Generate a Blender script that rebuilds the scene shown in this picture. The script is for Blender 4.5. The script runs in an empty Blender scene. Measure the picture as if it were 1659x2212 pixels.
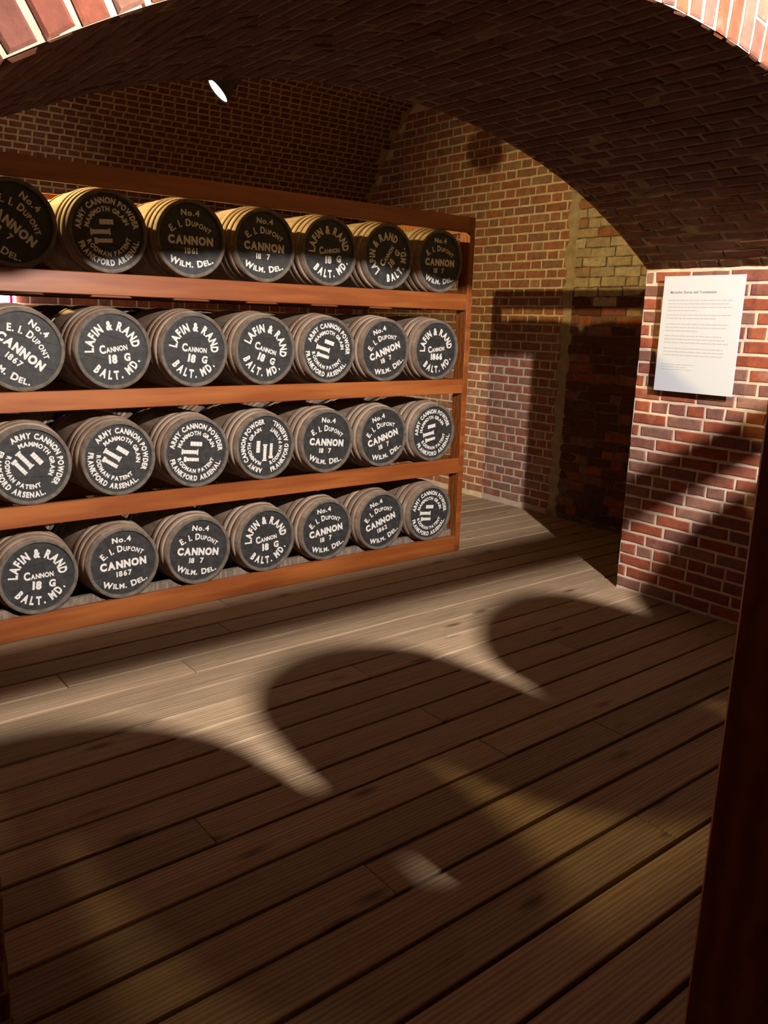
import bpy, bmesh, math, random
from mathutils import Vector, Matrix
random.seed(7)
sc = bpy.context.scene
col = sc.collection
PI = math.pi

# ------------------------------------------------------------------ camera
CAM = Vector((-3.5887, -3.6706, 1.4414))
YAW, PITCH, ROLL, FPX = 0.677038, -0.230517, 0.028430, 1756.19
fwd = Vector((math.sin(YAW) * math.cos(PITCH), math.cos(YAW) * math.cos(PITCH), math.sin(PITCH)))
rt = Vector((math.cos(YAW), -math.sin(YAW), 0))
up = rt.cross(fwd)
rt, up = math.cos(ROLL) * rt + math.sin(ROLL) * up, -math.sin(ROLL) * rt + math.cos(ROLL) * up
cd = bpy.data.cameras.new('camera')
cam = bpy.data.objects.new('camera', cd)
col.objects.link(cam)
cam.matrix_world = Matrix(((rt.x, up.x, -fwd.x, CAM.x), (rt.y, up.y, -fwd.y, CAM.y), (rt.z, up.z, -fwd.z, CAM.z), (0, 0, 0, 1)))
cd.sensor_fit = 'HORIZONTAL'
cd.sensor_width = 36.0
cd.lens = FPX / 1659 * 36.0
cd.clip_start = 0.02
sc.camera = cam

def project(p):
    d = Vector(p) - CAM
    z = d.dot(fwd)
    if z < 0.05:
        return None
    return (829.5 + FPX * d.dot(rt) / z, 1106 - FPX * d.dot(up) / z, z)

# ------------------------------------------------------------------ world, exposure
w = bpy.data.worlds.new('world')
sc.world = w
w.use_nodes = True
w.node_tree.nodes['Background'].inputs[0].default_value = (0.02, 0.012, 0.006, 1)
w.node_tree.nodes['Background'].inputs[1].default_value = 0.1
vs = sc.view_settings
vs.view_transform = 'Standard'
vs.look = 'None'
vs.gamma = 1.0
vs.use_curve_mapping = False
vs.exposure = 0.0

# lamps of the place, plus one added fill: position, aim, colour, power, cone, kind
LAMPS = [
    # (name, position, aim, colour, watts, cone degrees, blend)
    ('white', Vector((-1.91, -4.45, 2.78)), Vector((-1.11, -0.45, 0.58)), (1.0, 0.91, 0.84), 1450.0, 98, 0.7),
    ('dim', Vector((-0.18, -4.45, 2.78)), Vector((-4.10, -3.9, 1.0)), (1.0, 0.62, 0.22), 220.0, 90, 0.8),  # added lamp; its bounce off the left wall lifts the end post
    ('amber', Vector((-2.70, 1.15, 2.78)), Vector((-0.80, -0.20, 1.48)), (1.0, 0.73, 0.27), 440.0, 116, 1.0),
]

# ------------------------------------------------------------------ material helpers
def mat(name):
    m = bpy.data.materials.new(name)
    m.use_nodes = True
    nt = m.node_tree
    return m, nt, nt.nodes, nt.links, nt.nodes['Principled BSDF']

def ramp(nd, stops):
    r = nd.new('ShaderNodeValToRGB')
    e = r.color_ramp.elements
    while len(e) < len(stops):
        e.new(0.5)
    for k, (p, c) in enumerate(stops):
        e[k].position = p
        e[k].color = (*c, 1)
    return r

def math_node(nd, lk, op, a, b=None):
    n = nd.new('ShaderNodeMath')
    n.operation = op
    for k, v in enumerate((a, b)):
        if v is None:
            continue
        if isinstance(v, (int, float)):
            n.inputs[k].default_value = v
        else:
            lk.new(v, n.inputs[k])
    return n.outputs[0]

def rand_id(nd, lk):
    oi = nd.new('ShaderNodeObjectInfo')
    ge = nd.new('ShaderNodeNewGeometry')
    s = math_node(nd, lk, 'ADD', oi.outputs['Random'], ge.outputs['Random Per Island'])
    return math_node(nd, lk, 'FRACT', s)

def coords(nd, lk, scale=(1, 1, 1), shift=None, kind='Object'):
    tc = nd.new('ShaderNodeTexCoord')
    mp = nd.new('ShaderNodeMapping')
    mp.inputs['Scale'].default_value = scale
    lk.new(tc.outputs[kind], mp.inputs['Vector'])
    if shift is not None:
        cb = nd.new('ShaderNodeCombineXYZ')
        for k, f in enumerate((17.0, 31.0, 7.0)):
            lk.new(math_node(nd, lk, 'MULTIPLY', shift, f), cb.inputs[k])
        lk.new(cb.outputs[0], mp.inputs['Location'])
    return mp.outputs[0]

def noise(nd, lk, vec, scale, detail=3, rough=0.55):
    n = nd.new('ShaderNodeTexNoise')
    n.inputs['Scale'].default_value = scale
    n.inputs['Detail'].default_value = detail
    n.inputs['Roughness'].default_value = rough
    lk.new(vec, n.inputs['Vector'])
    return n.outputs['Fac']

def mix(nd, lk, kind, fac, a, b):
    n = nd.new('ShaderNodeMix')
    n.data_type = 'RGBA'
    n.blend_type = kind
    for k, v in ((0, fac), (6, a), (7, b)):
        if isinstance(v, (int, float)):
            n.inputs[k].default_value = v
        elif isinstance(v, tuple):
            n.inputs[k].default_value = (*v, 1)
        else:
            lk.new(v, n.inputs[k])
    return n.outputs[2]

def bump(nd, lk, b, h, strength, dist=0.002):
    n = nd.new('ShaderNodeBump')
    n.inputs['Strength'].default_value = strength
    n.inputs['Distance'].default_value = dist
    lk.new(h, n.inputs['Height'])
    lk.new(n.outputs[0], b.inputs['Normal'])

def brick_mat(name, stops, rough=0.9, smear=0.35):
    m, nt, nd, lk, b = mat(name)
    rid = rand_id(nd, lk)
    r = ramp(nd, stops)
    lk.new(rid, r.inputs[0])
    v = coords(nd, lk, (1, 1, 1), rid)
    n1 = noise(nd, lk, v, 22, 4, 0.65)
    n2 = noise(nd, lk, v, 130, 2)
    r1 = ramp(nd, [(0.3, (0.62, 0.62, 0.64)), (0.7, (1.2, 1.15, 1.12))])
    lk.new(n1, r1.inputs[0])
    c = mix(nd, lk, 'MULTIPLY', 0.85, r.outputs[0], r1.outputs[0])
    r2 = ramp(nd, [(0.62, (0, 0, 0)), (0.78, (1, 1, 1))])
    lk.new(noise(nd, lk, v, 9, 3), r2.inputs[0])
    c = mix(nd, lk, 'MIX', math_node(nd, lk, 'MULTIPLY', r2.outputs[0], smear), c, (0.42, 0.33, 0.26))
    lk.new(c, b.inputs['Base Color'])
    b.inputs['Roughness'].default_value = rough
    b.inputs['Specular IOR Level'].default_value = 0.25
    bump(nd, lk, b, math_node(nd, lk, 'ADD', n1, math_node(nd, lk, 'MULTIPLY', n2, 0.4)), 0.6, 0.003)
    return m

def mortar_mat(name, c0, c1):
    m, nt, nd, lk, b = mat(name)
    v = coords(nd, lk)
    n1 = noise(nd, lk, v, 14, 4)
    r = ramp(nd, [(0.3, c0), (0.7, c1)])
    lk.new(n1, r.inputs[0])
    lk.new(r.outputs[0], b.inputs['Base Color'])
    b.inputs['Roughness'].default_value = 0.95
    b.inputs['Specular IOR Level'].default_value = 0.15
    bump(nd, lk, b, noise(nd, lk, v, 160, 3), 0.6, 0.003)
    return m

def wood_mat(name, dark, light, grain=(0.6, 14, 14), rough=0.55, spec=0.4, knots=False, streak=0.5, axis_scale=None, piece=0.0):
    m, nt, nd, lk, b = mat(name)
    rid = rand_id(nd, lk)
    v = coords(nd, lk, grain, rid)
    n1 = noise(nd, lk, v, 3.0, 5, 0.6)
    wv = nd.new('ShaderNodeTexWave')
    wv.wave_type = 'BANDS'
    wv.bands_direction = 'Y'
    wv.inputs['Scale'].default_value = 1.1
    wv.inputs['Distortion'].default_value = 6.0
    wv.inputs['Detail'].default_value = 3.0
    wv.inputs['Detail Scale'].default_value = 1.2
    lk.new(v, wv.inputs['Vector'])
    f = math_node(nd, lk, 'ADD', math_node(nd, lk, 'MULTIPLY', n1, 1 - streak), math_node(nd, lk, 'MULTIPLY', wv.outputs['Fac'], streak))
    r = ramp(nd, [(0.25, dark), (0.75, light)])
    lk.new(f, r.inputs[0])
    c = r.outputs[0]
    if piece > 0:
        rp = ramp(nd, [(0.0, (1 - piece,) * 3), (1.0, (1 + piece * 0.6,) * 3)])
        lk.new(rid, rp.inputs[0])
        c = mix(nd, lk, 'MULTIPLY', 1.0, c, rp.outputs[0])
    if knots:
        vk = coords(nd, lk, (2.2, 7, 1), rid)
        vo = nd.new('ShaderNodeTexVoronoi')
        vo.inputs['Scale'].default_value = 1.0
        lk.new(vk, vo.inputs['Vector'])
        rk = ramp(nd, [(0.05, (0.25, 0.2, 0.18)), (0.16, (1, 1, 1))])
        lk.new(vo.outputs['Distance'], rk.inputs[0])
        c = mix(nd, lk, 'MULTIPLY', 0.8, c, rk.outputs[0])
    lk.new(c, b.inputs['Base Color'])
    b.inputs['Roughness'].default_value = rough
    b.inputs['Specular IOR Level'].default_value = spec
    bump(nd, lk, b, f, 0.35, 0.002)
    return m

def plain(name, c, rough=0.7, spec=0.3, n=0.0, nscale=30):
    m, nt, nd, lk, b = mat(name)
    if n > 0:
        v = coords(nd, lk)
        r = ramp(nd, [(0.3, tuple(x * (1 - n) for x in c)), (0.7, tuple(min(1, x * (1 + n)) for x in c))])
        lk.new(noise(nd, lk, v, nscale, 4), r.inputs[0])
        lk.new(r.outputs[0], b.inputs['Base Color'])
    else:
        b.inputs['Base Color'].default_value = (*c, 1)
    b.inputs['Roughness'].default_value = rough
    b.inputs['Specular IOR Level'].default_value = spec
    return m

def glow(name, c, s):
    m, nt, nd, lk, b = mat(name)
    b.inputs['Base Color'].default_value = (0, 0, 0, 1)
    b.inputs['Emission Color'].default_value = (*c, 1)
    b.inputs['Emission Strength'].default_value = s
    return m

BRICK = brick_mat('brick', [(0.0, (0.27, 0.068, 0.034)), (0.3, (0.33, 0.095, 0.046)), (0.55, (0.24, 0.085, 0.060)), (0.78, (0.20, 0.095, 0.075)), (1.0, (0.30, 0.155, 0.105))])
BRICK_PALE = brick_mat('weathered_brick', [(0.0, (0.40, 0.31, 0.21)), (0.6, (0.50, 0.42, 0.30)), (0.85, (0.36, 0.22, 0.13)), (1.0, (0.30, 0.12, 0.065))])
BRICK_DARK = brick_mat('sooty_brick', [(0.0, (0.095, 0.032, 0.016)), (0.5, (0.135, 0.048, 0.024)), (1.0, (0.11, 0.052, 0.03))], 0.9, 0.08)  # dark tone; on the lower infill it carries the cast shade, not soot
BRICK_DUSTY = brick_mat('dusty_brick', [(0.0, (0.31, 0.125, 0.075)), (0.35, (0.36, 0.15, 0.09)), (0.6, (0.28, 0.135, 0.095)), (0.8, (0.25, 0.14, 0.105)), (1.0, (0.37, 0.21, 0.14))], 0.9, 0.5)
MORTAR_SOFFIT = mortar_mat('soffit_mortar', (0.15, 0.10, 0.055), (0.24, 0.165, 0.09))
MORTAR = mortar_mat('mortar', (0.52, 0.41, 0.31), (0.70, 0.57, 0.44))
MORTAR_DARK = mortar_mat('sooty_mortar', (0.27, 0.18, 0.10), (0.38, 0.27, 0.16))  # darker tone of mortar for the vault
MORTAR_GREY = mortar_mat('recessed_mortar', (0.05, 0.04, 0.03), (0.10, 0.08, 0.06))
PLANK = wood_mat('plank_wood', (0.24, 0.16, 0.09), (0.46, 0.335, 0.22), (1.1, 20, 20), 0.62, 0.3, True, 0.30, piece=0.24)
RACKW = wood_mat('rack_wood', (0.215, 0.054, 0.011), (0.35, 0.108, 0.024), (0.8, 9, 9), 0.42, 0.45, False, 0.4, piece=0.12)
CRADLE = wood_mat('cradle_wood', (0.13, 0.10, 0.075), (0.22, 0.17, 0.13), (0.8, 9, 9), 0.8, 0.2)
HEADM = plain('barrel_head_paint', (0.027, 0.026, 0.025), 0.6, 0.35, 0.45, 40)
WHITE = plain('stencil_paint', (0.66, 0.635, 0.60), 0.75, 0.2, 0.14, 90)
CHIMEM = plain('chime_wood', (0.12, 0.10, 0.08), 0.75, 0.2, 0.4, 25)
HOOPM = wood_mat('hoop_wood', (0.22, 0.145, 0.098), (0.38, 0.285, 0.21), (3, 3, 3), 0.75, 0.2)

def stave_mat():
    m, nt, nd, lk, b = mat('stave_wood')
    tc = nd.new('ShaderNodeTexCoord')
    sp = nd.new('ShaderNodeSeparateXYZ')
    lk.new(tc.outputs['Object'], sp.inputs[0])
    a = math_node(nd, lk, 'ARCTAN2', sp.outputs[0], sp.outputs[2])
    k = math_node(nd, lk, 'FLOOR', math_node(nd, lk, 'MULTIPLY', a, 20 / (2 * PI)))
    wn = nd.new('ShaderNodeTexWhiteNoise')
    wn.noise_dimensions = '1D'
    lk.new(k, wn.inputs['W'])
    oi = nd.new('ShaderNodeObjectInfo')
    v = coords(nd, lk, (10, 2.5, 10), oi.outputs['Random'])
    n1 = noise(nd, lk, v, 3, 4)
    r = ramp(nd, [(0.25, (0.20, 0.135, 0.092)), (0.75, (0.36, 0.275, 0.205))])
    lk.new(n1, r.inputs[0])
    rr = ramp(nd, [(0, (0.8, 0.78, 0.76)), (1, (1.12, 1.1, 1.08))])
    lk.new(wn.outputs['Value'], rr.inputs[0])
    c = mix(nd, lk, 'MULTIPLY', 1.0, r.outputs[0], rr.outputs[0])
    lk.new(c, b.inputs['Base Color'])
    b.inputs['Roughness'].default_value = 0.75
    b.inputs['Specular IOR Level'].default_value = 0.2
    bump(nd, lk, b, n1, 0.3, 0.002)
    return m
STAVE = stave_mat()

# ------------------------------------------------------------------ object helpers
def link(name, me, m=None, parent=None, loc=None, rot=None):
    o = bpy.data.objects.new(name, me)
    col.objects.link(o)
    if m is not None and me is not None and len(me.materials) == 0:
        me.materials.append(m)
    if parent is not None:
        o.parent = parent
    if loc is not None:
        o.location = loc
    if rot is not None:
        o.rotation_euler = rot
    return o

def tag(o, label=None, cat=None, group=None, kind=None):
    for k, v in (('label', label), ('category', cat), ('group', group), ('kind', kind)):
        if v:
            o[k] = v
    return o

def thing(name, loc, label, cat, group=None, rz=0.0):
    o = bpy.data.objects.new(name, None)
    o.empty_display_size = 0.1
    col.objects.link(o)
    o.location = loc
    o.rotation_euler = (0, 0, rz)
    return tag(o, label, cat, group)

class MB:
    def __init__(s):
        s.v, s.f, s.mi, s.smooth = [], [], [], []
    def add(s, vs_, fs, mi=0, smooth=False):
        b = len(s.v)
        s.v += [tuple(x) for x in vs_]
        for f in fs:
            s.f.append(tuple(i + b for i in f))
            s.mi.append(mi)
            s.smooth.append(smooth)
    def box(s, lo, hi, ch=0.0, mi=0):
        (x0, y0, z0), (x1, y1, z1) = lo, hi
        if ch <= 0:
            vs_ = [(x, y, z) for x in (x0, x1) for y in (y0, y1) for z in (z0, z1)]
            s.add(vs_, [(0, 1, 3, 2), (4, 6, 7, 5), (0, 4, 5, 1), (2, 3, 7, 6), (0, 2, 6, 4), (1, 5, 7, 3)], mi)
            return
        bm = bmesh.new()
        bmesh.ops.create_cube(bm, size=1)
        for v in bm.verts:
            v.co = Vector(((x0 + x1) / 2 + v.co.x * (x1 - x0), (y0 + y1) / 2 + v.co.y * (y1 - y0), (z0 + z1) / 2 + v.co.z * (z1 - z0)))
        bmesh.ops.bevel(bm, geom=bm.edges[:], offset=ch, segments=1, affect='EDGES')
        bm.verts.index_update()
        s.add([v.co[:] for v in bm.verts], [[v.index for v in f.verts] for f in bm.faces], mi)
        bm.free()
    def lathe(s, prof, n, mi=0, axis='y', smooth=True, close=False):
        m_ = len(prof)
        vs_ = []
        for k in range(n):
            a = 2 * PI * k / n
            for (t, r) in prof:
                c, q = r * math.cos(a), r * math.sin(a)
                vs_.append((c, t, q) if axis == 'y' else (c, q, t))
        fs = []
        for k in range(n):
            k2 = (k + 1) % n
            for j in range(m_ - 1 if not close else m_):
                j2 = (j + 1) % m_
                f = (k * m_ + j, k * m_ + j2, k2 * m_ + j2, k2 * m_ + j)
                fs.append(f if axis == 'y' else f[::-1])
        s.add(vs_, fs, mi, smooth)
    def mesh(s, name, *mats):
        me = bpy.data.meshes.new(name)
        me.from_pydata(s.v, [], s.f)
        for m in mats:
            me.materials.append(m)
        me.polygons.foreach_set('material_index', s.mi)
        me.polygons.foreach_set('use_smooth', s.smooth)
        me.update()
        return me

def sheet(name, quads, m, kind='structure', parent=None):
    b = MB()
    for q in quads:
        b.add(q, [tuple(range(len(q)))])
    o = link(name, b.mesh(name, m), None, parent)
    if kind and parent is None:
        o['kind'] = kind
    return o

# ------------------------------------------------------------------ bricks
# a brick's local frame: x along its length, y out of the wall, z up its height
def brick_geo(L, H, rng, rough=1.0, proud=0.004, deep=0.012):
    j = lambda a: rng.uniform(-a, a) * rough
    hx, hz = L / 2, H / 2
    ring = [(-hx, -hz), (-hx * 0.33, -hz), (hx * 0.33, -hz), (hx, -hz), (hx, hz), (hx * 0.33, hz), (-hx * 0.33, hz), (-hx, hz)]
    ch = 0.0035
    out, mid, back = [], [], []
    tilt = j(0.0012)
    for (x, z) in ring:
        x2, z2 = x + j(0.0022), z + j(0.0018)
        sx = 1 - ch * 1.6 / hx
        sz = 1 - ch * 1.6 / hz
        out.append((x2 * sx, proud + tilt * x / hx + j(0.0007), z2 * sz))
        mid.append((x2, proud - ch * 0.8, z2))
        back.append((x2, -deep, z2))
    v = out + mid + back
    f = [tuple(range(8))]
    for a in (0, 8):
        for k in range(8):
            k2 = (k + 1) % 8
            f.append((a + k, a + 8 + k, a + 8 + k2, a + k2))
    return v, f

CACHE = {}
def variants(L, H, m, rough=1.0, proud=0.004, n=5):
    key = (round(L, 4), round(H, 4), m.name, rough, proud)
    if key not in CACHE:
        rng = random.Random(str(key))
        out = []
        for k in range(n):
            v, f = brick_geo(L, H, rng, rough, proud)
            me = bpy.data.meshes.new('brick')
            me.from_pydata(v, [], f)
            me.materials.append(m)
            me.update()
            out.append((v, f, me))
        CACHE[key] = out
    return CACHE[key]

class Wall:
    """collects a wall's bricks; the 300 that show largest become parts, the others one joined part"""
    def __init__(s, parent):
        s.parent, s.items = parent, []
    def put(s, pos, u, n, L, H, m, rough=1.0, proud=0.004, jit=1.0, hidden=False):
        v, f, me = random.choice(variants(L, H, m, rough, proud))
        u = u.normalized()
        n = n.normalized()
        t = u.cross(n)          # x cross y = z
        M = Matrix(((u.x, n.x, t.x, pos[0]), (u.y, n.y, t.y, pos[1]), (u.z, n.z, t.z, pos[2]), (0, 0, 0, 1)))
        R = Matrix.Rotation(random.gauss(0, 0.004 * jit), 4, 'Y') @ Matrix.Rotation(random.gauss(0, 0.004 * jit), 4, 'Z')
        if random.random() < 0.5:
            R = R @ Matrix.Rotation(PI, 4, 'Y')
        M = M @ R
        s.items.append((M, v, f, me, L, H, m, hidden))
    def build(s, limit=300):
        def size(it):
            M, L, H = it[0], it[4], it[5]
            p = [project(M @ Vector((a * L / 2, 0, b * H / 2))) for a in (-1, 1) for b in (-1, 1)]
            if it[7] or any(q is None for q in p):
                return 0.0
            x0, x1 = max(0, min(q[0] for q in p)), min(1659, max(q[0] for q in p))
            y0, y1 = max(0, min(q[1] for q in p)), min(2212, max(q[1] for q in p))
            return max(0, x1 - x0) * max(0, y1 - y0)
        its = sorted(s.items, key=size, reverse=True)
        nsh = sum(1 for it in its if size(it) > 0)
        n = min(limit, nsh)
        for it in its[:n]:
            o = link('brick', it[3], None, s.parent)
            o.matrix_world = it[0]
        rest = its[n:]
        if rest:
            mats = []
            b = MB()
            for it in rest:
                if it[6] not in mats:
                    mats.append(it[6])
                b.add([(it[0] @ Vector(p))[:] for p in it[1]], it[2], mats.index(it[6]))
            o = link('brickwork', b.mesh('brickwork', *mats), None, s.parent)
            o['kind'] = 'stuff'
        return n, len(rest)

def course(a0, a1, kind, start, S=0.194, Hd=0.0915, J=0.0135):
    """(centre, length) along a course from a0 to a1 in bond kind: S stretchers, H headers, F one of each in turn"""
    out = []
    x = a0 - start
    k = 0
    while x < a1:
        L = S if kind == 'S' or (kind == 'F' and k % 2 == 0) else Hd
        lo, hi = max(x + J / 2, a0 + 0.001), min(x + L + J / 2, a1 - 0.001)
        if hi - lo > 0.03:
            Lq = hi - lo
            for std in (S, Hd):
                if abs(Lq - std) < 1e-4:
                    Lq = std
            out.append(((lo + hi) / 2, round(Lq, 2) if Lq not in (S, Hd) else Lq))
        x += L + J
        k += 1
    return out

# ------------------------------------------------------------------ the setting: dimensions in metres
XJ, XL = 0.238, -3.318          # right and left jamb of the archway
YF, YN = -1.05, -2.25           # far and near face of the dividing wall
ZS = 1.745                      # springing
AXC, AZC, AR = -1.54, -0.984, 3.254   # centre and radius of the archway
XE = 1.303                      # end wall
YB = 2.95                       # rear wall
VC, VZ, VR = 0.95, 1.65, 2.0    # vault of the barrel room
CH = 0.0663                     # a course

# floor: a dark bed and its planks
floor = sheet('floor', [[(-5.2, -6.4, -0.034), (2.3, -6.4, -0.034), (2.3, 3.0, -0.034), (-5.2, 3.0, -0.034)]], MORTAR_GREY)
tag(floor, 'worn wooden plank floor running parallel to the barrel racks', 'floor')
yj = -2.445 - 0.154 * 24
rows = []
while yj < 2.9:
    rows.append((yj, yj + 0.154))
    yj += 0.154
rp = random.Random(11)
butts = {-2.137: [-1.202], -2.599: [-1.59], -0.751: [-2.217], -1.521: [-1.097 + 0.4]}
for (y0, y1) in rows:
    yc = (y0 + y1) / 2
    x0, x1 = (-5.0, XE) if yc > YF else ((XL, XJ) if yc > YN else (-4.18, 2.12))
    cuts = [x0]
    hit = [b for yy, b in butts.items() if abs(yy - y0) < 0.02]
    cuts += hit[0] if hit else [rp.uniform(x0 + 0.6, x1 - 0.6)]
    cuts.append(x1)
    for k in range(len(cuts) - 1):
        g = 0.0065 + rp.uniform(-0.0015, 0.0015)
        b = MB()
        L = cuts[k + 1] - cuts[k] - 0.002
        b.box((-L / 2, -(y1 - y0) / 2 + g, -0.03), (L / 2, (y1 - y0) / 2 - g, 0), 0.0025)
        o = link('plank', b.mesh('plank', PLANK), None, floor)
        o.location = ((cuts[k] + cuts[k + 1]) / 2, yc, rp.uniform(-0.0015, 0.0))
        o.rotation_euler = (rp.gauss(0, 0.004), 0, rp.gauss(0, 0.0006))

def arch_z(x):
    return AZC + math.sqrt(AR * AR - (x - AXC) ** 2)
a0 = math.atan2(ZS - AZC, XJ - AXC)
a1 = PI - a0
NA = 60
arc = [a0 + (a1 - a0) * k / NA for k in range(NA + 1)]

# dividing wall: near face, far face, with the arched opening
def face(y, flip):
    q = []
    xs = [AXC + AR * math.cos(a) for a in arc]
    zs = [AZC + AR * math.sin(a) for a in arc]
    for k in range(NA):
        q.append([(xs[k], y, zs[k]), (xs[k + 1], y, zs[k + 1]), (xs[k + 1], y, 3.75), (xs[k], y, 3.75)])
    q.append([(XJ, y, -0.03), (2.4, y, -0.03), (2.4, y, 3.75), (XJ, y, 3.75)])
    q.append([(-5.2, y, -0.03), (XL, y, -0.03), (XL, y, 3.75), (-5.2, y, 3.75)])
    return [r[::-1] for r in q] if flip else q
wall_front = sheet('wall_front', face(YN, False) + face(YF, True), MORTAR)
tag(wall_front, 'brick wall with a wide segmental arch between the two rooms', 'wall')
W = Wall(wall_front)
nx, nmy = Vector((1, 0, 0)), Vector((0, -1, 0))
nc = int(round(AR * (a1 - a0) / CH))
for ringi in range(2):
    for k in range(nc):
        a = a0 + (a1 - a0) * (k + 0.5) / nc
        rad = Vector((math.cos(a), 0, math.sin(a)))
        r0 = AR + 0.002 + ringi * 0.208
        parts = [(0.099, 0.196)] if (k + ringi) % 3 else [(0.047, 0.094), (0.152, 0.094)]
        for (c, L) in parts:
            p = Vector((AXC, YN, AZC)) + rad * (r0 + c)
            W.put(p, rad, nmy, L, 0.0525, BRICK, 1.4, 0.005)
for k in range(27):
    z = k * CH + CH / 2
    for (c, L) in course(0, 0.62, 'S' if k % 6 else 'H', 0.0 if k % 2 else 0.103):
        W.put((XL - c, YN, z), Vector((-1, 0, 0)), nmy, L, 0.053, BRICK, 1.3, 0.006)
    for (c, L) in course(0, 0.62, 'S' if k % 6 else 'H', 0.0 if k % 2 else 0.103):
        W.put((XJ + c, YN, z), nx, nmy, L, 0.053, BRICK, 1.3, 0.006, 1, True)
W.build()

# right jamb of the archway, left jamb
wall_right = sheet('wall_right', [[(XJ, YN, -0.03), (XJ, YF, -0.03), (XJ, YF, ZS), (XJ, YN, ZS)]], MORTAR)
tag(wall_right, 'red brick jamb of the archway carrying the white notice', 'wall')
W = Wall(wall_right)
wall_left = sheet('wall_left', [[(XL, YN, -0.03), (XL, YN, ZS), (XL, YF, ZS), (XL, YF, -0.03)]], MORTAR)
tag(wall_left, 'brick jamb on the left side of the archway', 'wall')
WL = Wall(wall_left)
Z0 = 1.0685
kk = int(math.ceil((ZS - Z0) / CH))
for k in range(-kk, 18):
    ztop = Z0 - k * CH
    z = ztop - CH / 2
    h = 0.0525
    if z < 0.012 or z > ZS - 0.02:
        continue
    hd = k % 6 == 0
    st = [0.10, 0.0, 0.155, 0.052][k % 4] if not hd else (0.05 if k % 4 else 0.0)
    for (c, L) in course(0, YF - YN, 'H' if hd else 'S', st):
        W.put((XJ, YF - c, z), Vector((0, -1, 0)), Vector((-1, 0, 0)), L, h, BRICK, 1.2)
        WL.put((XL, YF - c, z), Vector((0, 1, 0)), Vector((1, 0, 0)), L, h, BRICK, 1.2)
W.build()
WL.build()

# soffit of the archway
arch = sheet('ceiling_archway', [[(AXC + AR * math.cos(arc[k]), YN, AZC + AR * math.sin(arc[k])), (AXC + AR * math.cos(arc[k]), YF, AZC + AR * math.sin(arc[k])),
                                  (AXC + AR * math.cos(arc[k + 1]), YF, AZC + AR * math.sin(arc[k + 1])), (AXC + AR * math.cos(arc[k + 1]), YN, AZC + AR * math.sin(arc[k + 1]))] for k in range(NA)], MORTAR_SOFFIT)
tag(arch, 'dark brick underside of the archway overhead', 'ceiling')
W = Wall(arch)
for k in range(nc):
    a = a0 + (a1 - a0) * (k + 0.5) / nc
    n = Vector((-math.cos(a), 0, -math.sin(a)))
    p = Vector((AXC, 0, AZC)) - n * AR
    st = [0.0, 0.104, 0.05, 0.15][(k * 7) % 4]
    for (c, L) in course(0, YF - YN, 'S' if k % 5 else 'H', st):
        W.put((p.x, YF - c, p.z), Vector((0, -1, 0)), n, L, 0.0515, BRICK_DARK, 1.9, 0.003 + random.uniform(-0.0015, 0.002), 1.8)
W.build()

# end wall of the barrel room
wall_end = sheet('wall_end', [[(XE, YF, -0.03), (XE, YB, -0.03), (XE, YB, 3.7), (XE, YF, 3.7)]], MORTAR)
tag(wall_end, 'brick end wall beyond the barrel rack', 'wall')
infill = sheet('infill_joints', [[(XE - 0.002, YF, -0.03), (XE - 0.002, 0.29, -0.03), (XE - 0.002, 0.29, 2.5), (XE - 0.002, YF, 2.5)]], mortar_mat('infill_mortar', (0.08, 0.06, 0.04), (0.22, 0.17, 0.12)), None, wall_end)
W = Wall(wall_end)
CE = 0.0672
mx, my = Vector((-1, 0, 0)), Vector((0, -1, 0))
re_ = random.Random(5)
for k in range(48):
    z = 0.118 + 0.0 + CE * (k - 1) - CE / 2 - 0.012
    if z < 0.015:
        continue
    kind = 'S' if k in (1, 2, 3, 5, 6, 7) else ('H' if k in (4, 8) else 'F')
    st = 0.0 if k % 2 else 0.155 if kind == 'F' else 0.103
    for (c, L) in course(0, YB - 0.33, kind, st):
        y = YB - c
        if y - VC > 0 and (y - VC) ** 2 + (max(z - VZ, 0)) ** 2 > VR * VR:
            continue
        hid = z < 1.95 and y > 1.2 or z > 3.2
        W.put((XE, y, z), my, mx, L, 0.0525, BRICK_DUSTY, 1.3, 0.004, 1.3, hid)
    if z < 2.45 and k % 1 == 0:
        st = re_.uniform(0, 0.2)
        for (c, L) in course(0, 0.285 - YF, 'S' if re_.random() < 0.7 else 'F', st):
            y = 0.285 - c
            W.put((XE, y, z + re_.uniform(-0.003, 0.003)), my, mx, L + 0.006, 0.0605, BRICK_PALE if z > 1.62 or (z > 1.5 and re_.random() < 0.4) else (BRICK if re_.random() < 0.35 else BRICK_DARK), 2.2, 0.006 + re_.uniform(-0.003, 0.004), 2.0, y < -0.5)  # most low infill bricks have the cast shade put into their colour
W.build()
b = MB()
ns = 60
for k in range(ns):
    z0, z1 = 2.5 * k / ns, 2.5 * (k + 1) / ns
    f = lambda q: (0.285 + 0.012 * math.sin(q * 31) + 0.006 * math.sin(q * 83), 0.365 + 0.014 * math.sin(q * 23 + 1) + 0.008 * math.sin(q * 67))
    (l0, r0), (l1, r1) = f(z0), f(z1)
    d0, d1 = 0.0065 + 0.0015 * math.sin(z0 * 57), 0.0065 + 0.0015 * math.sin(z1 * 57)
    b.add([(XE, l0 - 0.012, z0), (XE - d0, l0, z0), (XE - d0, r0, z0), (XE, r0 + 0.012, z0), (XE, l1 - 0.012, z1), (XE - d1, l1, z1), (XE - d1, r1, z1), (XE, r1 + 0.012, z1)],
          [(0, 1, 5, 4), (1, 2, 6, 5), (2, 3, 7, 6)], 0, True)
link('mortar_seam', b.mesh('mortar_seam', mortar_mat('smeared_mortar', (0.30, 0.23, 0.15), (0.46, 0.37, 0.26))), None, wall_end)

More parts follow.
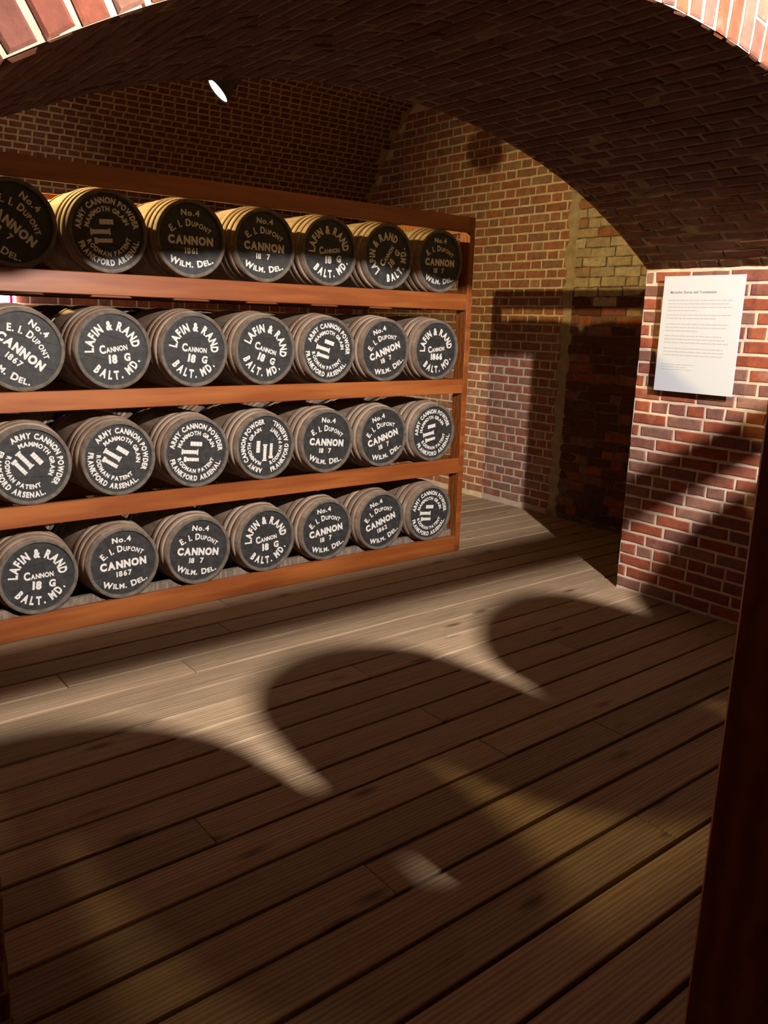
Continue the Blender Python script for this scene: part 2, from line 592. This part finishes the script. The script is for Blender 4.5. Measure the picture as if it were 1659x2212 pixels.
# vault of the barrel room, its rear wall and left end
NV = 48
va = [PI * k / NV for k in range(NV + 1)]
ZL = 2.6      # on the side of the dividing wall the vault stops at a ledge above the archway
def vault(name, yc, x0, x1, m, side):
    P = lambda x, a: (x, yc - side * VR * math.cos(a), VZ + VR * math.sin(a))
    am = PI - math.asin((ZL - VZ) / VR)
    aa = [am * k / NV for k in range(NV + 1)]
    yw = YF if side < 0 else YN
    q = [[P(x0, aa[k]), P(x1, aa[k]), P(x1, aa[k + 1]), P(x0, aa[k + 1])] for k in range(NV)]
    q.append([P(x0, am), P(x1, am), (x1, yw, ZL), (x0, yw, ZL)])
    return sheet(name, q, m)
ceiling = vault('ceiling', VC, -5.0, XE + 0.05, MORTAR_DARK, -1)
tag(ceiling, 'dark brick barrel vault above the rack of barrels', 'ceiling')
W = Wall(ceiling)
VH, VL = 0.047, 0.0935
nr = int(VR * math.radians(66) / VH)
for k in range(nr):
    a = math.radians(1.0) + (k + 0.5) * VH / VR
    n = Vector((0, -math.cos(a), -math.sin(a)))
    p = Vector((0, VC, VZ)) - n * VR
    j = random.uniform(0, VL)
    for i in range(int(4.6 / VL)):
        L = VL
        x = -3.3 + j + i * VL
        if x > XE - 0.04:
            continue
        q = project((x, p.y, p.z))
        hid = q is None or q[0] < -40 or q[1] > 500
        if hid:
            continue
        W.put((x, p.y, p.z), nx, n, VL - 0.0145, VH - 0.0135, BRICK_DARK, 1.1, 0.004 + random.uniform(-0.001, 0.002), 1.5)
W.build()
wall_rear = sheet('wall_rear', [[(-5.0, YB, -0.03), (-5.0, YB, VZ + 0.02), (XE, YB, VZ + 0.02), (XE, YB, -0.03)]], MORTAR)
tag(wall_rear, 'brick rear wall behind the barrel rack', 'wall')
W = Wall(wall_rear)
for k in range(20, 26):
    z = k * CH
    if z > VZ:
        break
    for (c, L) in course(-3.0, XE, 'F', 0.0 if k % 2 else 0.155):
        W.put((c, YB, z), nx, nmy, L, 0.0525, BRICK, 1.1)
W.build()

ROOMB = mat('room_brick')
def room_brick():
    m, nt, nd, lk, b = ROOMB
    bt = nd.new('ShaderNodeTexBrick')
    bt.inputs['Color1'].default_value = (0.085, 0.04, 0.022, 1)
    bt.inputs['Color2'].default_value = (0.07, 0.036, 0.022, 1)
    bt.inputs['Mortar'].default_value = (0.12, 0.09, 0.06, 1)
    bt.inputs['Scale'].default_value = 1.0
    bt.inputs['Brick Width'].default_value = 0.207
    bt.inputs['Row Height'].default_value = CH
    bt.inputs['Mortar Size'].default_value = 0.005
    v = coords(nd, lk)
    sp = nd.new('ShaderNodeSeparateXYZ')
    lk.new(v, sp.inputs[0])
    cb = nd.new('ShaderNodeCombineXYZ')
    lk.new(math_node(nd, lk, 'ADD', sp.outputs[0], sp.outputs[1]), cb.inputs[0])
    lk.new(sp.outputs[2], cb.inputs[1])
    lk.new(cb.outputs[0], bt.inputs['Vector'])
    lk.new(bt.outputs['Color'], b.inputs['Base Color'])
    b.inputs['Roughness'].default_value = 0.9
    return m
RB = room_brick()
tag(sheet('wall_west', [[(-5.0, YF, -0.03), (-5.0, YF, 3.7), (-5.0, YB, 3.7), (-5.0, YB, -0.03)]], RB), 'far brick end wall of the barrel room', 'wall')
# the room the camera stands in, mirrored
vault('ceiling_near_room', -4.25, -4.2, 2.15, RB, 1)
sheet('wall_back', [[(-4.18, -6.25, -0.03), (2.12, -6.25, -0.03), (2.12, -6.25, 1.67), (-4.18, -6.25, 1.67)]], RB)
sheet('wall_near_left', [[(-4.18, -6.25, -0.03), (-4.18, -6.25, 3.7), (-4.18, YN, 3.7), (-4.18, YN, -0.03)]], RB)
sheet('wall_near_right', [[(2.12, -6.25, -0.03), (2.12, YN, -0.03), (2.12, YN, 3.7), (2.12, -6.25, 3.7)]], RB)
for n_, l_, c_ in (('ceiling_near_room', 'brick vault over the near room behind the viewpoint', 'ceiling'), ('wall_back', 'brick wall at the back of the near room', 'wall'),
                   ('wall_near_left', 'brick wall left of the viewpoint in the near room', 'wall'), ('wall_near_right', 'brick wall at the far right of the near room', 'wall')):
    tag(bpy.data.objects[n_], l_, c_)

# ------------------------------------------------------------------ racks
RLEN, RDEP = 2.88, 1.11
LEV = [(0.0, 0.1055), (0.517, 0.611), (1.019, 1.1055), (1.518, 1.613)]
TOPB = (1.9668, 2.055)
SB2 = 0.06
BX = [-0.265 - 0.391 * k for k in range(7)][::-1]
def rack(name, loc, rz, label, group=None, sb=0.0, TOPB=TOPB):
    RDEP = 1.11 + sb
    r = thing(name, loc, label, 'rack', group, rz)
    def piece(nm, lo, hi, m=RACKW):
        c = [(lo[i] + hi[i]) / 2 for i in range(3)]
        b = MB()
        b.box([lo[i] - c[i] for i in range(3)], [hi[i] - c[i] for i in range(3)], 0.003)
        o = link(nm, b.mesh(nm, m), None, r, c)
        return o
    for (z0, z1) in LEV + [TOPB]:
        piece('front_beam', (-RLEN + 0.042, 0.0, z0), (-0.042, 0.024 if (sb > 0 and (z0, z1) == TOPB) else 0.031 + sb, z1))
        piece('rear_beam', (-RLEN + 0.042, RDEP - 0.04, z0), (-0.042, RDEP, z1))
        if (z0, z1) != TOPB:
            piece('middle_beam', (-RLEN + 0.042, 0.497 + sb, z0), (-0.042, 0.608 + sb, z1))
        for xx in (-0.038, -RLEN + 0.006):
            piece('end_rail', (xx, 0.092, z0 if z0 > 0.1 else 0.002), (xx + 0.032, RDEP - 0.072, z1) if (z0, z1) != TOPB else (xx + 0.032, RDEP - 0.072, z1))
    for xx in (-0.041, -RLEN):
        piece('front_post', (xx, -0.001, 0.0), (xx + 0.041, 0.09, TOPB[1]))
        piece('rear_post', (xx, RDEP - 0.07, 0.0), (xx + 0.041, RDEP + 0.001, TOPB[1]))
    for (z0, z1) in LEV:
        rise = 0.034 if z0 == 0 else -0.022
        zc = z1 + 0.1756
        b = MB()
        n = 280
        prev = None
        for k in range(n + 1):
            x = -RLEN + 0.045 + (RLEN - 0.09) * k / n
            d = min(abs(x - bx) for bx in BX)
            top = zc - math.sqrt(max(0.0, 0.199 ** 2 - d * d)) if d < 0.199 else zc
            top = min(top, z1 + rise)
            cur = [(x, 0.041 + sb, z1 - 0.07), (x, 0.041 + sb, top), (x, 0.066 + sb, top), (x, 0.066 + sb, z1 - 0.07)]
            if prev:
                b.add(prev + cur, [(0, 4, 5, 1), (1, 5, 6, 2), (2, 6, 7, 3), (3, 7, 4, 0)])
            else:
                b.add(cur, [(0, 1, 2, 3)])
            prev = cur
        b.add(prev, [(3, 2, 1, 0)])
        link('cradle_board', b.mesh('cradle_board', CRADLE), None, r)
    return r
rack('barrel_rack', (0, 0, 0), 0, 'long red-brown wooden rack holding four shelves of barrels')
rack('barrel_rack', (-2.88, -3.32, 0), PI, 'second red-brown rack, its dark end post rising at the bottom right corner', None, SB2, (1.978, 2.075))

# ------------------------------------------------------------------ barrels
BL, BR, RC = 0.53, 0.193, 0.175
def rad(y):
    t = max(-1.0, min(1.0, (y - BL / 2) / (BL / 2 - 0.038)))
    return RC + (BR - RC) * (1 - t * t)
def body_prof():
    p = [(0.013, 0.156), (0.0008, 0.159), (0.0, 0.160), (0.0, RC - 0.002), (0.002, RC)]
    p += [(y, rad(y)) for y in [BL * k / 12 for k in range(1, 12)]]
    p += [(BL - 0.002, RC), (BL, RC - 0.002), (BL, 0.160), (BL - 0.013, 0.156)]
    return p
HOOPS = [0.057, 0.100, 0.143]
def hoop_prof(yc):
    h, t = 0.0165, 0.0058
    pts = [(yc - h, rad(yc - h) - 0.002), (yc - h, rad(yc - h) + t * 0.55), (yc - h * 0.5, rad(yc - h * 0.5) + t), (yc + h * 0.5, rad(yc + h * 0.5) + t),
           (yc + h, rad(yc + h) + t * 0.55), (yc + h, rad(yc + h) - 0.002)]
    return [(a, min(r, 0.1945)) for a, r in pts]
NS = 48
b = MB(); b.lathe(body_prof(), NS)
for k in range(len(b.f)):
    j = k % (len(body_prof()) - 1)
    if j < 4 or j > len(body_prof()) - 6:
        b.mi[k] = 1
ME_BODY = b.mesh('barrel_body', STAVE, CHIMEM)
ME_HOOP = []
for yc in HOOPS + [BL - h for h in HOOPS]:
    b = MB(); b.lathe(hoop_prof(yc), NS)
    ME_HOOP.append(b.mesh('hoop', HOOPM))
def head_mesh(b, y, flip, mi=0):
    # three head boards with fine joints, bevelled to the croze
    vs_, fs = [], []
    cuts = [-0.157, -0.052, 0.055, 0.157]
    for q in range(3):
        u0, u1 = cuts[q] + 0.0006, cuts[q + 1] - 0.0006
        pts = []
        m_ = 14
        for k in range(m_ + 1):
            u = u0 + (u1 - u0) * k / m_
            pts.append((u, math.sqrt(max(0, 0.157 ** 2 - u * u))))
        for k in range(m_, -1, -1):
            u = u0 + (u1 - u0) * k / m_
            pts.append((u, -math.sqrt(max(0, 0.157 ** 2 - u * u))))
        ring = [(z, y, u) for (u, z) in pts]
        n = len(ring)
        base = len(vs_)
        vs_ += ring + [(p[0], y + (0.006 if not flip else -0.006), p[2]) for p in ring]
        fs.append(tuple(base + i for i in (range(n) if not flip else range(n - 1, -1, -1))))
        for k in range(n):
            k2 = (k + 1) % n
            f = (base + k, base + n + k, base + n + k2, base + k2)
            fs.append(f if not flip else f[::-1])
    b.add(vs_, fs, mi)
b = MB(); head_mesh(b, 0.0105, False)
ME_HEAD = b.mesh('head', HEADM)
b = MB(); head_mesh(b, BL - 0.0105, True)
ME_HEAD2 = b.mesh('head', HEADM)
# the whole barrel in one mesh, for those that show no parts
b = MB()
b.lathe(body_prof(), NS)
for k in range(len(b.f)):
    j = k % (len(body_prof()) - 1)
    if j < 4 or j > len(body_prof()) - 6:
        b.mi[k] = 1
for yc in HOOPS + [BL - h for h in HOOPS]:
    b.lathe(hoop_prof(yc), NS, 2)
head_mesh(b, 0.0105, False, 3)
head_mesh(b, BL - 0.0105, True, 3)
ME_PLAIN = b.mesh('barrel', STAVE, CHIMEM, HOOPM, HEADM)

# ---- lettering
GL = {}
def glyph(ch, bold):
    key = (ch, bold)
    if key not in GL:
        cu = bpy.data.curves.new('glyph', 'FONT')
        cu.body = ch
        cu.size = 1.0
        cu.offset = bold
        cu.resolution_u = 3
        o = bpy.data.objects.new('glyph', cu)
        col.objects.link(o)
        dg = bpy.context.evaluated_depsgraph_get()
        me = bpy.data.meshes.new_from_object(o.evaluated_get(dg))
        v = [(p.co.x, p.co.y) for p in me.vertices]
        f = [tuple(p.vertices) for p in me.polygons]
        xs = [p[0] for p in v] or [0, 0.2]
        bpy.data.objects.remove(o)
        bpy.data.meshes.remove(me)
        bpy.data.curves.remove(cu)
        GL[key] = (v, f, min(xs), max(xs))
    return GL[key]
CAPH = 0.727
def layout(text, size, gap, bold, sq, small=None):
    """(glyph, x centre, scale) in a row; small = how much the letters in lower case shrink, written as capitals"""
    out, x = [], 0.0
    for ch in text:
        if ch == ' ':
            x += size * 0.42 * sq
            continue
        s = size
        c = ch
        if small and ch.islower():
            s = size * small
            c = ch.upper()
        v, f, lo, hi = glyph(c, bold)
        wd = (hi - lo) * s * sq
        out.append((c, x + wd / 2, s))
        x += wd + gap
    tot = x - gap
    return [(c, xx - tot / 2, s) for c, xx, s in out]
def put_glyph(b, c, bold, s, sq, M, mid=False):
    v, f, lo, hi = glyph(c, bold)
    vs_ = []
    for (x, y) in v:
        p = M @ Vector(((x - (lo + hi) / 2) * s * sq, 0, (y - (CAPH / 2 if mid else 0)) * s))
        vs_.append((p.x, 0.0, p.z))
    b.add(vs_, f)
def line(b, text, z, h, sq=1.0, bold=0.03, gap=0.004, small=None, tilt=0.0, x0=0.0, base=False):
    s = h / CAPH
    R = Matrix.Translation((x0, 0, z - h / 2)) @ Matrix.Rotation(-tilt, 4, 'Y')
    for (c, x, ss) in layout(text, s, gap, bold, sq, small):
        put_glyph(b, c, bold, ss, sq, R @ Matrix.Translation((x, 0, 0)))
def arc_line(b, text, r, mid, h, sq=1.0, bold=0.03, gap=0.004, small=None, bottom=False, zc=0.0, span=None):
    """text on a circle of radius r at the middle of the letters; mid = its middle, degrees clockwise from the top"""
    s = h / CAPH
    if span:        # widen or narrow the letters until the line fills its arc
        for _ in range(4):
            q = layout(text, s, gap, bold, sq, small)
            sq *= math.radians(span) * r / (q[-1][1] - q[0][1] + h * 0.6)
    for (c, x, ss) in layout(text, s, gap, bold, sq, small):
        if not bottom:
            a = math.radians(mid) + x / r
            M = Matrix.Translation((0, 0, zc)) @ Matrix.Rotation(a, 4, 'Y') @ Matrix.Translation((0, 0, r - h / 2))
        else:
            a = math.radians(mid) - x / r
            M = Matrix.Translation((0, 0, zc)) @ Matrix.Rotation(a + PI, 4, 'Y') @ Matrix.Translation((0, 0, -r - h / 2))
        put_glyph(b, c, bold, ss, sq, M)
def blocks(b, x0, z0, widths, h, tilt, tall=()):
    """a short line of stencil blocks too blurred to read"""
    R = Matrix.Translation((x0, 0, z0)) @ Matrix.Rotation(-tilt, 4, 'Y')
    x = 0
    for k, wd in enumerate(widths):
        hh = h * (1.5 if k in tall else 1.0)
        vs_ = [R @ Vector(p) for p in ((x, 0, -hh / 2), (x + wd, 0, -hh / 2), (x + wd, 0, hh / 2), (x, 0, hh / 2))]
        b.add([v[:] for v in vs_], [(0, 1, 2, 3)])
        x += wd + 0.0009

def lettering(style):
    out = []
    def keep(fn, *a, **k):
        b = MB()
        fn(b, *a, **k)
        out.append(b.mesh('lettering', WHITE))
    if style == 'A':
        keep(arc_line, 'ARMY CANNON POWDER', 0.130, 0, 0.0245, 0.9, 0.05, 0.0022, span=168)
        keep(arc_line, 'MAMMOTH GRAIN', 0.094, -3, 0.0195, 0.92, 0.05, 0.0018, span=146)
        keep(arc_line, 'RODMAN PATENT', 0.094, 178, 0.0195, 0.92, 0.05, 0.0018, bottom=True, span=140)
        keep(arc_line, 'FRANKFORD ARSENAL.', 0.130, 179, 0.0245, 0.86, 0.05, 0.0022, bottom=True, span=148)
        keep(blocks, -0.034, 0.040, [0.014, 0.015, 0.015, 0.015], 0.0215, 0)
        keep(blocks, -0.078, -0.001, [0.008, 0.013, 0.013, 0.014, 0.014, 0.014, 0.007], 0.0185, 0, (0, 6))
        keep(blocks, -0.064, -0.038, [0.014, 0.013, 0.013, 0.014, 0.013, 0.008], 0.017, 0, (0,))
    elif style[0] == 'B':
        keep(line, 'No.4', 0.116, 0.026, 1.12, 0.04, 0.004)
        keep(arc_line, 'E. I. Dupont', 0.172, 0, 0.031, 0.9, 0.04, 0.004, small=0.72, zc=-0.099, span=74)
        keep(line, 'CANNON', -0.005, 0.036, 0.90, 0.06, 0.0035)
        d = style[1:]
        if d == '18 7':
            keep(line, '18', -0.052, 0.026, 1.0, 0.04, 0.003, x0=-0.031)
            keep(line, '7', -0.051, 0.026, 1.0, 0.04, 0.003, x0=0.025)
        else:
            keep(line, d, -0.052, 0.026, 1.0, 0.035, 0.005)
        keep(arc_line, 'Wilm. Del.', 0.24, 180, 0.030, 1.0, 0.04, 0.003, small=0.82, bottom=True, zc=0.128, span=50)
    else:
        keep(arc_line, 'LAFIN & RAND', 0.109, -5, 0.039, 0.8, 0.05, 0.0062, span=178)
        keep(line, 'Cannon', 0.010, 0.036, 0.80, 0.045, 0.0015, small=0.62, tilt=math.radians(7), x0=0.003)
        d = style[1:]
        if d == '18 6':
            keep(line, '18', -0.040, 0.036, 0.92, 0.06, 0.004, x0=-0.004)
            keep(line, 'G', -0.033, 0.033, 0.9, 0.05, 0.004, x0=0.062)
        else:
            keep(line, d, -0.038, 0.034, 0.95, 0.06, 0.003, x0=0.006)
        keep(arc_line, 'BALT. MD.', 0.112, 171, 0.038, 0.85, 0.05, 0.0075, bottom=True, span=120)
    return out
LET = {}
def let(style):
    if style not in LET:
        LET[style] = lettering(style)
    return LET[style]

# style and turn (degrees clockwise) of every front barrel, shelf by shelf from the top, left to right
ROWS = [
    [('B18 7', 40), ('A', -4), ('B1861', 0), ('B18 7', 2), ('C18 6', 0), ('C18 6', -48), ('B18 7', 0)],
    [('B1867', 40), ('C18 6', -2), ('C18 6', 12), ('C18 6', 24), ('A', 16), ('B18 7', -20), ('C1866', 0)],
    [('A', 50), ('A', 34), ('A', 6), ('A', -86), ('B18 7', 6), ('B18 7', -17), ('A', -10)],
    [('C18 6', 6), ('B1867', -2), ('B18 7', 8), ('C18 6', 0), ('B18 7', -7), ('B1862', -17), ('A', 6)],
]
POS = ['leftmost', 'second from left', 'third from left', 'middle', 'third from right', 'second from right', 'rightmost']
SHELF = ['top', 'second', 'third', 'bottom']
WHAT = {'A': 'ring lettering', 'B': 'No. 4 CANNON lettering', 'C': 'BALT. MD. lettering'}
def way(t):
    return 'level' if abs(t) < 12 else ('sloping down' if t > 0 else ('running up the side' if t < -60 else 'sloping up'))
# small head shifts so the row sits like the photograph's
rb = random.Random(3)
proto = None
for r_, row in enumerate(ROWS):
    z1 = LEV[3 - r_][1]
    for c_, (style, turn) in enumerate(row):
        lab = '%s barrel on the %s shelf, %s %s' % (POS[c_], SHELF[r_], WHAT[style[0]], way(turn))
        t = thing('powder_barrel', (BX[c_] + rb.uniform(-0.0015, 0.0015), 0.0 + rb.uniform(0.0, 0.004), z1 + 0.1758), lab, 'barrel', 'front barrels on the %s shelf' % SHELF[r_])
        spin = rb.uniform(0, 2 * PI)
        o = link('barrel_body', ME_BODY, None, t, None, (0, spin, 0))
        for me in ME_HOOP:
            link('hoop', me, None, t, None, (0, spin, 0))
        h = link('barrel_head', ME_HEAD, None, t, None, (0, rb.uniform(-0.3, 0.3), 0))
        for me in let(style):
            q = link('lettering', me, None, h)
            q.location = (0, 0.0097, 0)
            q.rotation_euler = (0, math.radians(turn) - h.rotation_euler[1], 0)
        link('rear_head', ME_HEAD2, None, t)
for r_ in range(4):
    z1 = LEV[3 - r_][1]
    for c_ in range(7):
        o = link('powder_barrel', ME_PLAIN, None, None, (BX[c_] + rb.uniform(-0.0015, 0.0015), 0.575, z1 + 0.1758), (0, rb.uniform(0, 6), 0))
        tag(o, 'rear barrel lying behind the front row on the %s shelf' % SHELF[r_], 'barrel', 'rear barrels on the %s shelf' % SHELF[r_])
for r_ in range(4):
    z1 = LEV[3 - r_][1]
    for dy in (0.003 + SB2, 0.575 + SB2) if r_ < 2 else (0.003 + SB2,):
        for c_ in range(7):
            o = link('powder_barrel', ME_PLAIN, None, None, (-2.898 - BX[c_], -3.32 - dy, z1 + 0.1758), (0, rb.uniform(0, 6), PI))
            tag(o, 'barrel lying on the near rack beside the viewpoint', 'barrel', 'barrels on the near rack')

# ------------------------------------------------------------------ notice on the right jamb
sg = thing('wall_notice', (XJ, -1.405, 1.416), 'white printed notice board standing off the brick jamb', 'notice')
b = MB(); b.box((-0.045, -0.216, -0.286), (-0.039, 0.216, 0.286), 0.001)
link('board', b.mesh('board', plain('notice_white', (0.53, 0.555, 0.60), 0.6, 0.4)), None, sg)
for yy in (-0.15, 0.15):
    for zz in (-0.2, 0.2):
        b = MB(); b.lathe([(0, 0.0), (0, 0.008), (0.0388, 0.008), (0.0388, 0.0)], 12, 0, 'y', False)
        o = link('standoff', b.mesh('standoff', plain('standoff_metal', (0.1, 0.09, 0.08), 0.5)), None, sg, (-0.0002, yy, zz), (0, 0, PI / 2))
INK = plain('faded_ink', (0.43, 0.40, 0.40), 0.7)
INK2 = plain('title_ink', (0.22, 0.20, 0.21), 0.7)
# local drawing plane: u to the viewer's right (towards -y), v up
b = MB()
tb = MB()
line(tb, 'Magazine Stores and Transmission', 0, 0.0125, 0.95, 0.02, 0.0012)
b.add([(-0.0456, -(v[0] - 0.048), v[2] + 0.208) for v in tb.v], tb.f)
link('title', b.mesh('title', INK2), None, sg)
rl = random.Random(9)
pars = [(0.166, [0.99, 0.93, 0.99, 0.48]), (0.095, [0.98, 0.78]), (0.050, [0.96, 0.93, 0.51]), (-0.008, [0.88, 0.93, 0.99]), (-0.070, [0.92, 0.95, 0.93]), (-0.150, [0.52, 0.42, 0.49])]
for pi_, (v0, ls) in enumerate(pars):
    b = MB()
    for k, frac in enumerate(ls):
        step, hh = (0.0165, 0.0042) if pi_ < 5 else (0.0125, 0.003)
        v = v0 - k * step - (pi_ * 0.0)
        u, end = -0.182, -0.182 + 0.352 * frac
        while u < end - 0.004:
            wd = min(rl.uniform(0.010, 0.034), end - u)
            b.add([(-0.0456, -u, v), (-0.0456, -(u + wd), v), (-0.0456, -(u + wd), v + hh), (-0.0456, -u, v + hh)], [(0, 3, 2, 1)])
            u += wd + 0.0045
    link('paragraph', b.mesh('paragraph', INK), None, sg)

# small lit box far back on the rear wall
ex = thing('lit_box', (-1.93, YB, 1.52), 'small glowing white box with a red mark, above the leftmost second-shelf barrel', 'sign')
b = MB(); b.box((-0.16, -0.05, -0.09), (0.07, -0.006, 0.09), 0.004)
link('housing', b.mesh('housing', glow('box_light', (1.0, 0.82, 0.76), 14.0)), None, ex)
b = MB(); b.box((0.026, -0.053, -0.07), (0.046, -0.0505, 0.07))
link('red_mark', b.mesh('red_mark', glow('red_light', (0.75, 0.0, 0.12), 1.2)), None, ex)

# ------------------------------------------------------------------ lamps
BLACK = plain('lamp_black', (0.012, 0.012, 0.014), 0.45, 0.4)
LENS = glow('lamp_lens', (1.0, 0.93, 0.85), 14.0)
def lamp(name, pos, aim_dir, label, group, top, lit=True, r=0.075):
    """a black track spotlight: a rod down from the vault, a yoke, a tapered head and its glowing lens"""
    t = thing(name, (pos.x, pos.y, pos.z), label, 'lamp', group)
    d = aim_dir.normalized()
    q = d.to_track_quat('Y', 'Z')
    b = MB()
    b.lathe([(-0.19, 0.0), (-0.19, 0.036), (-0.15, 0.046), (-0.07, r * 0.72), (-0.004, r), (0.004, r * 1.04), (0.006, r * 1.0), (0.004, r * 0.93), (-0.05, r * 0.62)], 28)
    h = link('lamp_head', b.mesh('lamp_head', BLACK), None, t)
    h.rotation_mode = 'QUATERNION'
    h.rotation_quaternion = q
    b = MB()
    b.lathe([(-0.003, 0.0), (-0.003, r * 0.925), (0.001, r * 0.8), (0.002, 0.0)], 28, 0, 'y', True)
    l = link('lens', b.mesh('lens', LENS), None, h)
    m_ = d * -0.11
    b = MB()
    b.box((m_.x - 0.006, m_.y - 0.006, m_.z + 0.05), (m_.x + 0.006, m_.y + 0.006, top - pos.z), 0.001)
    b.box((m_.x - 0.02, m_.y - 0.02, top - pos.z - 0.03), (m_.x + 0.02, m_.y + 0.02, top - pos.z), 0.002)
    link('stem', b.mesh('stem', BLACK), None, t)
    return t
vz = lambda y, yc: VZ + math.sqrt(VR * VR - (y - yc) ** 2)
# the visible one, facing the left end of the room
VIS = Vector((-1.06, 1.2, 2.775))
vd = (CAM - VIS).normalized()
ad = (-0.70 * rt - 0.66 * up).normalized()
ad = (ad - vd * ad.dot(vd)).normalized()
aim = ad * math.sin(math.radians(74)) + vd * math.cos(math.radians(74))
lamp('track_spotlight', VIS, aim, 'glowing black spotlight hanging under the vault above the rack', None, vz(1.2, VC) - 0.004, True, 0.085)
def spot(nm, p, target, c, wt, cone, bl, parent=None, rad_=0.029):
    ld = bpy.data.lights.new(nm, 'SPOT')
    ld.energy = wt
    ld.color = c
    ld.spot_size = math.radians(cone)
    ld.spot_blend = bl
    ld.shadow_soft_size = rad_
    o = bpy.data.objects.new(nm, ld)
    col.objects.link(o)
    o.location = p
    o.rotation_euler = (target - p).to_track_quat('-Z', 'Y').to_euler()
    return o
spot('spotlight_beam', VIS + aim * 0.05, VIS + aim, (1.0, 0.80, 0.55), 60.0, 150, 0.8)
for (nm, p, target, c, wt, cone, bl) in LAMPS:
    d = (target - p).normalized()
    yc = VC if p.y > -1 else -4.25
    lamp('track_spotlight', p - d * 0.05, d, 'black spotlight with a %s beam, out of the picture' % nm, None, vz(p.y, yc) - 0.01)
    spot('spotlight_beam', p, target, c, wt, cone, bl)
